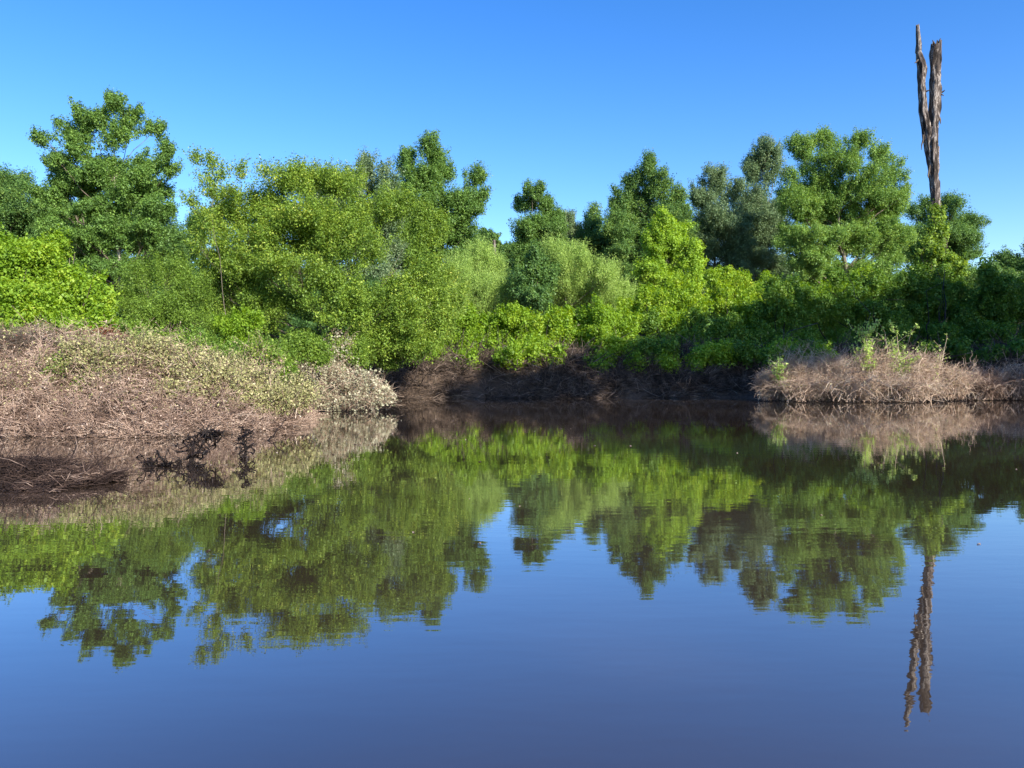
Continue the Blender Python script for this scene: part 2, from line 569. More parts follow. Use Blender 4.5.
def make_thicket(label, D, spec, mat, name="vine_thicket", cat="vines", group=None, leaf=.15, asp=.85, cover=3.0, up=.55, tint=(0, 1), lump=.5, stems=40,
                 jit=.2, depth=.9, clump=.26, dens=.8, lpc=42, bmat=None, part="leaves"):
    """a shrub wholly draped in vine leaves: shells of leaves over lumpy lobes, stems inside"""
    lobes = px_lobes(D, spec, depth, jit)
    pos, nor, ct, C_ = crown_points(lobes, clump, dens, lpc * 1.35, .7, .26, up, .35)
    tr_ = rng.random(len(C_)) < .12
    if tr_.any():      # trailing vine ends reaching out of the mass
        m_ = int(tr_.sum())
        c_m = np.mean([l[0] for l in lobes], 0)
        dd_ = nrm(nrm(C_[tr_] - c_m) + rng.normal(size=(m_, 3)) * .5 + np.array([0, 0, .35]))
        tt_ = np.linspace(.5, 1.9, 12)[None, :, None] * clump
        sp = C_[tr_][:, None] + dd_[:, None] * tt_ + rng.normal(size=(m_, 12, 3)) * clump * .13
        sp[:, :, 2] -= (tt_[:, :, 0] ** 2) * .25
        pos = np.concatenate([pos, sp.reshape(-1, 3)]); nor = np.concatenate([nor, randdir(m_ * 12)])
        ct = np.concatenate([ct, np.repeat(rng.random(m_), 12)])
    ct = ct * .6 + .4 * (.5 + .5 * fbm(pos, .9, 77, 2))
    g = ground_z(pos[:, :2])
    k = pos[:, 2] > np.maximum(g + .02, 0.08)
    pos, nor, ct = pos[k], nor[k], ct[k]
    n = len(pos)
    L = leaf * (.45 + .8 * rng.random(n) ** 1.4)
    V, Q = leaf_faces(pos, nor, L, L * asp * rng.uniform(.55, 1.1, n), .35)
    t = np.clip(ct * .8 + rng.random(n) * .4 - .1, 0, 1)
    t = tint[0] + t * (tint[1] - tint[0])
    c0 = np.mean([l[0] for l in lobes], 0)
    base = np.array([c0[0], c0[1], 0.0]); base[2] = max(ground_z(base[None, :2])[0], 0)
    root = empty(name, base, label, cat, group)
    # stems
    li = rng.integers(0, len(lobes), stems)
    cc = np.array([lobes[i][0] for i in li]); rr = np.array([lobes[i][1] for i in li])
    a = np.tile(base, (stems, 1)) + rng.normal(size=(stems, 3)) * .02
    a[:, 2] = base[2] - .1
    bpt = cc + randdir(stems) * rr * rng.uniform(.6, 1.0, stems)[:, None]
    bpt[:, 2] = np.maximum(bpt[:, 2], a[:, 2] + .3)
    P = twig_paths(a, bpt, 6, .12, .05)
    R = (rng.uniform(.015, .035, stems))[:, None] * np.linspace(1, .3, 6)[None]
    SV, SQ = tubes(P, R, 4)
    mesh_obj("stems", SV, SQ, bmat or M_BRANCH, root, tint=rng.random(len(SQ)))
    mesh_obj(part, V, Q, mat, root, tint=t)
    return root


# ------------------------------------------------------------------ trees
make_tree("tall open-crowned tree with pale trunk, highest on the left of the pond", 48,
          [(113, 106, 20, 15), (132, 118, 17, 18), (88, 118, 19, 15), (70, 130, 20, 14), (45, 137, 14, 9), (112, 138, 20, 20), (80, 150, 24, 16), (58, 160, 18, 12),
           (155, 128, 12, 16), (165, 150, 14, 14), (150, 165, 22, 14), (172, 168, 12, 8), (110, 172, 26, 18), (75, 185, 28, 16), (140, 195, 28, 18), (100, 210, 32, 18),
           (50, 200, 22, 16), (165, 215, 18, 16), (130, 235, 30, 18), (85, 238, 28, 16)],
          M_TREE, 126, trunk_r=.22, clump=.36, dens=.45, lpc=42, leaf=.165, tmat=M_PALETRUNK, top=(113, 165), shell=.6, tint=(.0, .85), jit=.35, fill=278)
make_tree("dark broad tree at the far left edge, left of the tall pale-trunked tree", 56,
          [(10, 185, 24, 20), (35, 200, 22, 18), (-15, 195, 25, 25), (5, 215, 40, 25), (45, 225, 30, 20)], M_DARK, 8, fill=300, clump=.5, leaf=.165, lpc=40)
make_tree("mid green tree low behind the tall pale-trunked tree", 60,
          [(150, 215, 24, 20), (125, 235, 30, 24), (80, 230, 30, 22), (175, 240, 28, 26), (60, 250, 40, 25), (195, 225, 14, 22)], M_DARK, 140, fill=320, clump=.5, leaf=.165, lpc=40)
make_tree("blue-green treetop showing just behind the big yellow-tinged shrub", 50,
          [(368, 168, 19, 20), (358, 182, 18, 20), (385, 182, 16, 20), (340, 190, 24, 20), (315, 190, 20, 24), (370, 220, 40, 35)], M_GREY, 366, fill=300, clump=.55, leaf=.17, lpc=42, ragged=.4)
make_tree("tall leafy tree right behind the big shrub, with a lone side branch over the gap", 55,
          [(428, 150, 17, 17), (405, 162, 17, 16), (440, 165, 16, 18), (425, 182, 28, 22), (400, 195, 24, 24), (474, 178, 13, 17), (478, 198, 13, 14), (462, 205, 14, 17), (455, 228, 16, 18),
           (430, 220, 28, 26), (410, 240, 30, 28)], M_TREE, 432, fill=300, clump=.42, leaf=.165, lpc=40, dens=.85, tint=(0, .85), ragged=.4)
make_tree("small dark tree far off in the gap between the two tall groups", 85,
          [(484, 242, 14, 13), (500, 252, 14, 12), (516, 256, 14, 16), (490, 262, 26, 16)], M_DARK, 492, fill=320, clump=.42, leaf=.3, lpc=70, trunk_r=.3)
make_tree("slim upright tree standing alone right of the sky gap", 74,
          [(534, 190, 12, 12), (526, 205, 13, 14), (545, 205, 14, 16), (533, 225, 20, 18), (552, 225, 18, 20), (528, 245, 18, 18), (550, 250, 22, 20)], M_TREE, 538, fill=300, clump=.48, leaf=.195, lpc=42, tint=(0, .7), ragged=.4)
make_tree("pale round-topped tree tucked against the slim upright tree", 78,
          [(565, 222, 12, 16), (562, 245, 18, 20), (577, 235, 10, 18)], M_GREY, 564, fill=300, clump=.48, leaf=.195, lpc=42)
make_tree("short dark tree with a small domed top left of the tall pointed tree", 76,
          [(594, 216, 12, 12), (588, 232, 18, 16), (605, 238, 16, 18), (595, 258, 26, 20)], M_DARK, 594, fill=310, clump=.5, leaf=.195, lpc=40)
make_tree("tall pointed tree rising behind the lime yellow tree", 70,
          [(647, 162, 12, 13), (636, 180, 16, 14), (657, 180, 16, 16), (624, 198, 16, 16), (646, 202, 24, 20), (672, 195, 16, 20), (615, 225, 16, 22), (640, 235, 26, 26), (683, 225, 14, 30), (625, 265, 22, 26)],
          M_DARK, 645, fill=310, trunk_r=.32, clump=.5, leaf=.185, lpc=40, tint=(.1, 1))
make_tree("bright lime yellow tree in front of the dark wood", 49,
          [(665, 222, 15, 14), (680, 232, 15, 15), (655, 240, 14, 17), (672, 252, 26, 18), (690, 250, 12, 16), (652, 272, 17, 20), (678, 280, 24, 22), (696, 275, 9, 20)],
          M_LIME, 670, trunk_r=.16, clump=.42, leaf=.17, lpc=70, dens=.8, tint=(0, .9), ragged=.4)
make_tree("rounded tree with a dusty green top between the pointed and the broad trees", 72,
          [(715, 180, 18, 15), (700, 195, 14, 17), (732, 192, 16, 20), (715, 215, 28, 24), (705, 245, 18, 24), (735, 245, 22, 28)], M_GREY, 716, fill=310, clump=.5, leaf=.185, lpc=40, tint=(0, .8))
make_tree("greyish tree leaning against the left of the broadest tree", 74,
          [(762, 150, 16, 14), (752, 168, 16, 20), (775, 165, 14, 24), (757, 200, 22, 26), (770, 235, 26, 30), (745, 260, 22, 26)], M_GREY, 764, fill=310, clump=.5, leaf=.185, lpc=40, tint=(0, .85))
make_tree("broadest fresh green tree, left of the dead snag", 64,
          [(800, 148, 20, 17), (825, 142, 18, 14), (858, 140, 15, 12), (845, 160, 24, 18), (815, 175, 28, 22), (880, 152, 14, 14), (892, 172, 17, 20), (862, 185, 30, 24), (820, 210, 34, 26), (790, 195, 20, 28),
           (885, 210, 22, 22), (905, 195, 9, 12), (855, 232, 36, 26), (815, 250, 34, 26), (895, 240, 22, 24)],
          M_TREE, 848, fill=300, trunk_r=.36, clump=.48, leaf=.17, lpc=40, tint=(.15, 1), depth=.8)
make_tree("dark tree behind the foot of the dead snag", 78,
          [(922, 212, 16, 18), (955, 205, 16, 13), (968, 225, 18, 15), (945, 230, 26, 20), (915, 240, 22, 22), (960, 248, 24, 18)], M_DARK, 945, fill=300, clump=.55, leaf=.195, lpc=40, tint=(.1, .9))
make_tree("dark rounded tree at the far right edge", 52,
          [(1008, 262, 16, 16), (1030, 270, 20, 24), (1000, 282, 20, 18), (1040, 250, 20, 20), (1020, 295, 35, 22)], M_DARK, 1015, fill=310, clump=.42, leaf=.17, lpc=40, tint=(.1, .9))
make_tree("dark glossy young tree between the two pale willows", 42,
          [(536, 262, 11, 17), (528, 280, 14, 18), (547, 278, 12, 20), (535, 300, 22, 18)], M_DARK, 537, trunk_r=.1, clump=.38, leaf=.17, lpc=75, dens=.85, tint=(0, .85), group=None)

# willows: fine hanging leaves
for lab, spec, bp in (("pale feathery willow left of the dark glossy young tree", [(478, 258, 20, 18), (460, 272, 20, 24), (492, 276, 20, 24), (476, 296, 36, 28), (505, 292, 12, 26)], 478),
                      ("wide pale feathery willow sloping down to the right", [(555, 252, 22, 20), (575, 262, 24, 22), (560, 285, 34, 26), (605, 274, 20, 18), (600, 292, 32, 20), (622, 292, 18, 16)], 575)):
    make_tree(lab, 45, spec, M_WILLOW, bp, trunk_r=.12, clump=.34, dens=1.1, lpc=40, leaf=.13, asp=.3, flat=1.2, ragged=.15, up=.2, droop=1.1, shell=.3, group="feathery willows across the pond", cat="willow", name="willow_tree")

for lab, D_, sp_, bp_ in (
        ("shaded undergrowth bush behind the twiggy olive shrub", 27, [(150, 300, 30, 24, 0), (185, 305, 30, 24, .3), (205, 325, 26, 20, 0), (165, 330, 34, 18, 0), (130, 320, 26, 22, 0)], 170),
        ("shaded undergrowth bush behind the left half of the big shrub", 29, [(235, 300, 30, 28, 0), (270, 300, 32, 28, .4), (250, 330, 36, 22, 0), (285, 335, 30, 18, 0), (222, 335, 22, 16, 0)], 250),
        ("shaded undergrowth bush behind the right half of the big shrub", 31, [(320, 300, 34, 28, 0), (365, 300, 34, 28, .4), (340, 330, 36, 22, 0), (385, 330, 34, 22, 0), (400, 305, 26, 24, 0)], 350),
        ("shaded undergrowth bush behind the far left vine mound", 30, [(0, 300, 50, 30, 0), (60, 305, 40, 28, 0), (100, 325, 34, 20, 0), (40, 335, 50, 16, 0)], 40)):
    make_tree(lab, D_, sp_, M_DARK, bp_, trunk_r=.06, clump=.3, dens=.8, lpc=42, leaf=.14, cat="bush", name="undergrowth_bush", group="bushes behind the left point", tint=(0, .7))

# big shrub on the near left point
make_tree("big rounded shrub with yellow-tinged top on the left point", 22.5,
          [(285, 180, 38, 24, 0), (340, 182, 34, 24, .3), (235, 205, 34, 26, .3), (385, 205, 34, 26, .2), (310, 215, 48, 30, -.8), (420, 230, 26, 32, .4), (250, 250, 42, 36, -.5), (360, 245, 45, 36, -.9),
           (425, 275, 26, 36, 0), (300, 270, 44, 34, -1.2), (220, 275, 26, 36, .2), (400, 305, 38, 36, -.4), (345, 305, 44, 36, -1), (265, 310, 40, 34, -.4), (440, 315, 18, 30, .4), (300, 345, 30, 22, -.3), (335, 350, 28, 22, .3), (375, 345, 28, 24, -.2), (250, 340, 26, 20, .4), (410, 345, 28, 20, .3), (215, 228, 28, 28, .2), (208, 300, 24, 36, .3), (240, 285, 34, 40, .6), (265, 222, 36, 34, .4), (285, 235, 46, 42, .5), (240, 245, 36, 40, .6), (330, 230, 50, 44, .6), (310, 352, 24, 16, -1.6), (345, 350, 24, 16, -1.6)],
          M_SHRUB, 315, trunk_r=.11, clump=.26, dens=.95, lpc=46, leaf=.075, asp=.62, cat="shrub", name="shrub", group=None, tint=(0, .93), shell=.33, stray=.16, ragged=.4, depth=.75)
make_tree("fresh green bushy growth hanging down the right flank of the big shrub", 24.0,
          [(430, 285, 28, 30, -.2), (405, 325, 32, 28, -.9), (440, 325, 26, 26, 0), (375, 335, 24, 20, -1.2), (420, 340, 28, 16, -.6), (455, 300, 14, 24, .4), (390, 358, 22, 14, -.6)],
          M_SHRUB2, 366, trunk_r=.06, clump=.26, dens=.95, lpc=42, leaf=.08, cat="shrub", name="shrub", group=None, shell=.33, stray=.12)
make_tree("thin sapling with sparse wispy top left of the big shrub", 21,
          [(212, 160, 6, 10, 0), (196, 158, 7, 4, 0), (222, 172, 9, 8, .1), (203, 178, 9, 7, 0), (212, 192, 12, 8, .1), (240, 168, 9, 9, .3), (190, 200, 10, 7, .1), (205, 215, 14, 12, 0), (200, 240, 16, 16, .1)],
          M_SHRUB2, 230, trunk_r=.013, clump=.17, dens=.5, lpc=16, leaf=.075, cat="sapling", name="sapling", group=None, shell=.5, stray=.6, top=(212, 190))

# left bank greenery
make_thicket("bright green vine-covered mound at the far left edge above the dry brush", 18,
             [(25, 262, 44, 28, .3), (-20, 262, 46, 38, .4), (72, 290, 34, 26, 0), (20, 300, 50, 32, -.8), (98, 305, 22, 24, -.3), (52, 248, 22, 16, .9), (-45, 300, 50, 40, 0), (10, 328, 40, 20, -1.2), (60, 325, 30, 18, -1), (105, 325, 16, 14, -.6)],
             M_VINE, leaf=.08, clump=.2, lpc=46, group="vine-draped mounds around the pond")
make_tree("twiggy olive green shrub between the bright vines and the big shrub", 19.5,
          [(140, 285, 26, 24, 0), (170, 275, 26, 22, .3), (195, 290, 22, 26, .2), (155, 310, 34, 22, -.4), (190, 322, 26, 20, -.3), (125, 305, 16, 22, 0)],
          M_SHRUB, 165, trunk_r=.05, clump=.22, dens=.75, lpc=60, leaf=.06, asp=.5, cat="shrub", name="shrub", group=None, tint=(0, .75), shell=.4, stray=.3)
make_tree("low bright green weeds in front of the big shrub", 18.3,
          [(228, 328, 16, 12, 0), (248, 322, 16, 12, .1), (235, 345, 20, 10, 0)], M_VINE, 238, trunk_r=.02, clump=.14, dens=.7, lpc=30, leaf=.08, cat="plant", name="leafy_plant", group=None, tint=(.1, .8), stray=.3)


for lab, D_, sp_, bp_, mt_ in (
        ("low leafy bush on the left bank top, right of the bright vine mound", 16.8, [(150, 338, 20, 14, 0), (172, 345, 18, 12, -.3), (132, 332, 14, 12, 0)], 152, M_SHRUB),
        ("low leafy bush spilling over the bank below the left side of the big shrub", 17.2, [(215, 347, 22, 17, 0), (240, 356, 22, 16, -.6), (195, 342, 14, 12, 0), (225, 364, 20, 12, -1.1)], 218, M_SHRUB2),
        ("dark green bush between the pale brambles and the silvery bush", 18.2, [(275, 354, 24, 20, -.5), (300, 350, 20, 18, .2), (320, 355, 18, 14, .4), (280, 370, 20, 12, -1.2)], 290, M_SHRUB)):
    make_tree(lab, D_, sp_, mt_, bp_, trunk_r=.025, clump=.16, dens=.75, lpc=36, leaf=.07, cat="bush", name="bush", group="low bushes on top of the left bank", stray=.3, tint=(0, .85))

# ------------------------------------------------------------------ twig beds
def twig_bed(n, region, spread, L, R, K=4, lift=0.25, arc=.35, upw=.35, tuft=110, trad=.22):
    """arched dry twigs rooted over a patch of bank"""
    x = rng.uniform(region[0], region[1], n * 3)
    y = rng.uniform(region[2], region[3], n * 3)
    P = np.stack([x, y], -1)
    k = spread(P)
    P = P[k][:n]
    n = len(P)
    z = np.maximum(ground_z(P), 0.0)
    a = np.concatenate([P, z[:, None]], -1)
    nt_ = max(8, n // tuft)
    ti = rng.integers(0, nt_, n)
    tc_ = P[rng.choice(n, nt_)]
    th = lift * rng.uniform(.25, 1.25, nt_) * np.clip(.6 + shore_dist(tc_) * 1.2, .4, 1)
    trd = trad * rng.uniform(.5, 1.4, nt_)
    grp = rng.random(n) < .8
    off = rng.normal(size=(n, 2)) * trd[ti][:, None] * .5
    rr_ = np.clip(np.linalg.norm(off, axis=1) / (trd[ti] + 1e-6), 0, 1.2)
    a[grp, :2] = (tc_[ti] + off)[grp]
    a[:, 2] = np.maximum(ground_z(a[:, :2]), 0.0)
    a[:, 2] += np.where(grp, th[ti] * (1 - .6 * rr_ ** 2) * rng.random(n) ** .6, rng.random(n) ** 1.5 * lift * .4)
    d = randdir(n)
    d[:, 2] = np.abs(d[:, 2]) * .6 + upw * rng.uniform(-.5, 1.2, n)
    d[:, :2] += np.where(grp[:, None], off / (trd[ti][:, None] + 1e-6) * 1.2, 0)
    d = nrm(d)
    ttn = rng.random(nt_)[ti]
    ln = L * rng.uniform(.4, 1.4, n)
    t = np.linspace(0, 1, K)[None, :, None]
    side = nrm(np.cross(d, randdir(n)))
    PP = a[:, None] + d[:, None] * ln[:, None, None] * t + side[:, None] * (ln * arc * rng.uniform(-1, 1, n))[:, None, None] * (t * t)
    PP[:, :, 2] -= (ln[:, None] * .35 * rng.random(n)[:, None]) * (t[:, :, 0] ** 2)
    PP[:, :, 2] = np.maximum(PP[:, :, 2], 0.01)
    RR = (R * rng.uniform(.5, 1.4, n))[:, None] * np.linspace(1, .45, K)[None]
    V, Q = tubes(PP, RR, 3)
    tint = np.repeat(np.clip(rng.random(n) * .55 + ttn * .45 + .25 * fbm(P, 1.2, 41, 2), 0, 1), (K - 1) * 3)
    return V, Q, tint, PP


def left_region(P):
    d = shore_dist(P)
    h = .5 + .5 * fbm(P, .9, 60, 2)
    return (d > -.28 + .3 * (h - .5)) & (d < 4.2) & (P[:, 1] < 18.5 + .8 * h) & (P[:, 0] < -3.6) & (rng.random(len(P)) < .45 + h)


V, Q, t, _ = twig_bed(85000, (-13, -3.5, 12.3, 20), left_region, .15, .0046, lift=.72, tuft=60, trad=.2, upw=.5)
V2, Q2, t2, _ = twig_bed(2500, (-13, -3.5, 12.3, 20), left_region, .5, .005, lift=.5, arc=.5)
V3, Q3, t3, _ = twig_bed(5000, (-13, -3.5, 12.3, 20), left_region, .42, .0055, lift=.75, arc=.35, upw=.9, tuft=14, trad=.12)
VV, QQ = join([(V, Q), (V2, Q2), (V3, Q3)])
tag(mesh_obj("dry_brush", VV, QQ, M_DRY, tint=np.concatenate([t, t2, t3])), "tangled pinkish brown dry brush covering the left bank down to the water", "dry brush", kind="stuff")


n = 60000
i_ = rng.integers(0, len(VV) // 12, n)
pos = VV[i_ * 12 + 9] + rng.normal(size=(n, 3)) * .02
Ll = .038 * rng.uniform(.5, 1.5, n)
V, Q = leaf_faces(pos, nrm(randdir(n) + np.array([0, -.2, .5])), Ll, Ll * .6)
ft = .5 + .5 * fbm(pos, .8, 90, 2)
keep = (rng.random(n) < np.clip(ft * 2.2 - .75, .03, 1)) & (pos[:, 2] > .3 + .5 * rng.random(n))
kk = np.repeat(keep, 4)
tag(mesh_obj("withered_leaves", V[kk], np.arange(keep.sum() * 4).reshape(-1, 4), M_PALE, tint=rng.random(keep.sum())), "pale withered leaves caught among the dry brush of the left bank", "withered leaves", kind="stuff")


n = 90000
i_ = rng.integers(0, len(VV) // 12, n)
pos = VV[i_ * 12 + rng.integers(0, 4, n) * 3] + rng.normal(size=(n, 3)) * .02
pos[:, 2] = np.maximum(pos[:, 2], .02)
Ll = .036 * rng.uniform(.4, 1.6, n)
V, Q = leaf_faces(pos, nrm(randdir(n) + np.array([0, -.2, .5])), Ll, Ll * .45)
tag(mesh_obj("dead_leaves", V, Q, M_DEAD, tint=rng.random(n) ** 1.3), "curled pinkish brown dead leaves littering the left bank brush", "dead leaves", kind="stuff")


def far_region(P):
    d = shore_dist(P)
    h = .5 + .5 * fbm(P, .5, 61, 2)
    return (d > -.15) & (d < 3.2) & (P[:, 1] > 23.5) & (rng.random(len(P)) < .3 + h)


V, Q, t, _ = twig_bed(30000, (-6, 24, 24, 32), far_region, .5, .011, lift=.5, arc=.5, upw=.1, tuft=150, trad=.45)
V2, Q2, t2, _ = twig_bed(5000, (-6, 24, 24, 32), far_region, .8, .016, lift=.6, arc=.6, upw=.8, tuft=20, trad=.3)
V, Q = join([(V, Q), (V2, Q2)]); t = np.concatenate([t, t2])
tag(mesh_obj("dry_undergrowth", V, Q, M_DRYSHADE, tint=t), "dull brown dry undergrowth along the foot of the far bank in shade", "dry undergrowth", kind="stuff")


def bramble(label, D, spec, mat, n_leaf, leaf, twigs=500, name="bramble", cat="bramble", group=None, tw=.006, tmat=None, upw=.25, part_t=(0, 1), flow=(0, 0, 0), fine=0, fl=.22):
    """a loose bush of arching twigs with small leaves strung along them"""
    lobes = px_lobes(D, spec, .9, .2)
    c0 = np.mean([l[0] for l in lobes], 0)
    base = np.array([c0[0], c0[1], 0.0]); base[2] = max(ground_z(base[None, :2])[0], 0)
    root = empty(name, base, label, cat, group)
    li = rng.integers(0, len(lobes), twigs)
    cc = np.array([lobes[i][0] for i in li]); rr = np.array([lobes[i][1] for i in li])
    d = randdir(twigs); d[:, 2] += upw; d = nrm(d)
    B = cc + d * rr * (.5 + .85 * rng.random(twigs) ** 1.6)[:, None] + np.array(flow) * rng.random(twigs)[:, None]
    A = cc + rng.normal(size=(twigs, 3)) * rr * .35
    A[:, 2] = np.maximum(A[:, 2] - rr[:, 2] * .7, np.maximum(ground_z(A[:, :2]), 0) - .03)
    sk = rng.random(twigs) < .10
    B[sk, 2] += rr[sk, 2] * rng.uniform(.3, 1.0, sk.sum())
    B[:, 2] = np.maximum(B[:, 2], .05)
    for q in range(len(lobes)):        # a cane from the common root into every part of the bush
        A[q] = base - np.array([0, 0, .03]); B[q] = lobes[q][0] + np.array([0, 0, lobes[q][1][2] * .5])
    P = twig_paths(A, B, 6, .10, .12)
    P[:, :, 2] = np.maximum(P[:, :, 2], .03)
    SV, SQ = tubes(P, (tw * rng.uniform(.5, 1.5, twigs))[:, None] * np.linspace(1, .35, 6)[None], 3)
    tt_ = np.repeat(rng.random(twigs), 15)
    if fine:
        i = rng.integers(0, twigs, fine)
        u = rng.random(fine) ** .6 * 4.99
        k = u.astype(int); f = (u - k)[:, None]
        a_ = P[i, k] * (1 - f) + P[i, k + 1] * f
        d_ = nrm(nrm(a_ - c0) * .35 + randdir(fine) * .9 + np.array([0, 0, .3]))
        b_ = a_ + d_ * (fl * rng.uniform(.3, 1.4, fine))[:, None]
        b_[:, 2] = np.maximum(b_[:, 2], .02)
        FP = twig_paths(a_, b_, 4, .12)
        FV = tubes(FP, (tw * .55 * rng.uniform(.5, 1.4, fine))[:, None] * np.linspace(1, .4, 4)[None], 3)
        tt_ = np.concatenate([tt_, np.repeat(rng.random(fine), 9)])
        SV, SQ = join([(SV, SQ), FV])
    mesh_obj("twigs", SV, SQ, tmat or M_DRY, root, tint=tt_)
    if n_leaf:
        i = rng.integers(0, twigs, n_leaf)
        u = rng.random(n_leaf) ** .55 * 4.99
        k = u.astype(int); f = (u - k)[:, None]
        pos = P[i, k] * (1 - f) + P[i, k + 1] * f + rng.normal(size=(n_leaf, 3)) * leaf * .9
        pos[:, 2] = np.maximum(pos[:, 2], .03)
        L = leaf * rng.uniform(.5, 1.3, n_leaf)
        V, Q = leaf_faces(pos, nrm(randdir(n_leaf) + np.array([0, -.2, .5])), L, L * .6, .2)
        tt = np.clip(rng.random(twigs)[i] * .5 + rng.random(n_leaf) * .5, 0, 1)
        mesh_obj("leaves", V, Q, mat, root, tint=part_t[0] + tt * (part_t[1] - part_t[0]))
    return root


G = "pale-leaved brambles on the left bank"
GS = "fresh green shoots among the dry brush"
for lab, D_, sp_ in (("fresh green shoots on the bank just right of the bright vine mound", 15.6, [(140, 345, 12, 14, 0), (155, 350, 10, 12, 0)]),
                     ("fresh green shoots on the bank below the twiggy olive shrub", 15.8, [(200, 350, 14, 16, 0), (185, 356, 10, 10, 0)]),
                     ("fresh green shoots at the foot of the big shrub, left of the silvery bush", 16.5, [(255, 352, 18, 16, 0), (275, 360, 12, 12, 0)]),
                     ("low fresh green shoots halfway down the left part of the bank", 14.3, [(60, 372, 14, 12, 0), (85, 385, 12, 9, 0)])):
    bramble(lab, D_, sp_, M_SHRUB2, 1600, .055, 130, group=GS, name="green_shoots", cat="shoots", upw=.8)
bramble("pale green bramble patch on the dry bank below the bright vine mound", 14.5, [(85, 355, 28, 20, 0), (110, 366, 30, 20, -.2), (138, 352, 26, 18, .3), (60, 370, 22, 14, 0)], M_PALE, 15000, .05, 900, group=G, part_t=(0, .8))
bramble("yellowish bramble patch in the middle of the left bank", 14.5, [(190, 368, 34, 22, 0), (215, 382, 30, 20, -.2), (165, 360, 26, 20, .3), (180, 390, 30, 14, -.4)], M_PALE, 16000, .05, 900, group=G)
bramble("pale bramble at the right end of the left bank beside the silvery bush", 15.2, [(250, 382, 32, 22, 0), (280, 396, 24, 18, -.3), (232, 370, 22, 16, .4), (300, 392, 18, 18, .5), (248, 405, 24, 14, -.7)], M_PALE, 20000, .05, 800, group=G)
bramble("low reddish bramble under the bright vines on top of the left bank", 16.4, [(105, 335, 18, 8, 0), (122, 340, 16, 8, .1), (60, 340, 20, 8, .1)], M_RUST, 1600, .05, 350, group=None)
bramble("dark leafless twiggy brush at the far left above the dry bank", 15.2, [(15, 352, 28, 20, 0), (45, 350, 24, 18, .2), (-20, 352, 28, 20, 0)], M_RUST, 900, .05, 900, fine=9000, group=None, tmat=M_BRANCH, name="twiggy_brush", cat="brush")
bramble("silvery leaved bush overhanging the water below the big shrub", 20.5,
        [(325, 365, 28, 18, 0), (348, 380, 24, 16, -.2), (366, 384, 16, 12, -.4), (335, 350, 24, 16, .4), (310, 385, 18, 16, -.6), (380, 390, 9, 7, -.4), (300, 362, 22, 18, .2), (360, 395, 22, 10, -.6), (325, 398, 20, 10, -.6)],
        M_SILVER, 11000, .07, 700, fine=5000, name="silvery_bush", cat="bush", tmat=M_BLEACH, flow=(.3, -.25, -.3))

# ------------------------------------------------------------------ far bank vine mounds
GV = "vine-draped mounds around the pond"
VM = [
    ("small bright vine mound at the left end of the far bank", 30, [(440, 338, 26, 22, 0), (462, 330, 22, 18, .4), (425, 350, 18, 16, -.4)], M_VINE, (0, .9)),
    ("low bright vine mound beneath the left willow", 31, [(490, 332, 26, 20, .4), (480, 348, 22, 14, -.8), (515, 330, 22, 16, .8)], M_VINE, (0, 1)),
    ("bright vine mound beneath the dark glossy young tree", 31, [(545, 328, 30, 20, .6), (530, 345, 24, 16, -.7), (565, 335, 20, 18, -.2)], M_VINE, (0, 1)),
    ("rounded vine mound half in shade right of the bright ones", 30.5, [(597, 342, 26, 24, -.2), (620, 330, 24, 22, .6), (600, 322, 22, 14, 1.2)], M_VINE, (0, .8)),
    ("tall lime vine mound at the foot of the lime yellow tree", 35, [(655, 305, 26, 22, 0), (690, 308, 26, 24, -.5), (670, 325, 34, 22, -1.6), (630, 315, 20, 16, 0)], M_VINE, (.1, 1)),
    ("pointed vine mound with sunlit top right of the lime yellow tree", 37, [(735, 285, 20, 14, 0), (722, 298, 24, 20, -.6), (755, 298, 22, 18, -.5), (740, 312, 30, 20, -1.6)], M_VINE, (.1, 1)),
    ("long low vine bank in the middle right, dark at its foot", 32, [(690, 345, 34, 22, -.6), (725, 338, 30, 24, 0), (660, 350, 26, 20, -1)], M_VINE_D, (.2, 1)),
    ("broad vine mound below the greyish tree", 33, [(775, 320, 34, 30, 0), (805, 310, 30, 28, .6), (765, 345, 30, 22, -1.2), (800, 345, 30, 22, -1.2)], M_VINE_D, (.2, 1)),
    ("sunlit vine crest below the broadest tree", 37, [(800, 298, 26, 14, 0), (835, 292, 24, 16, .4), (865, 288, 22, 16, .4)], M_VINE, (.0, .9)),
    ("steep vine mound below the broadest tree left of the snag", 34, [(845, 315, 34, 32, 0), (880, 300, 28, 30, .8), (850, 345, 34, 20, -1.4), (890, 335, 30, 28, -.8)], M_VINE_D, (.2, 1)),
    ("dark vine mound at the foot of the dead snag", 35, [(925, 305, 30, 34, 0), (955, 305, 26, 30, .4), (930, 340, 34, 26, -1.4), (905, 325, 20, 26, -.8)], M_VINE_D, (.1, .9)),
    ("dark vine mound at the far right edge", 34, [(990, 305, 30, 30, 0), (1030, 305, 34, 34, .4), (985, 340, 34, 26, -1.2), (1035, 345, 34, 26, -1.2), (965, 330, 20, 26, -.6)], M_VINE_D, (.0, .85)),
]
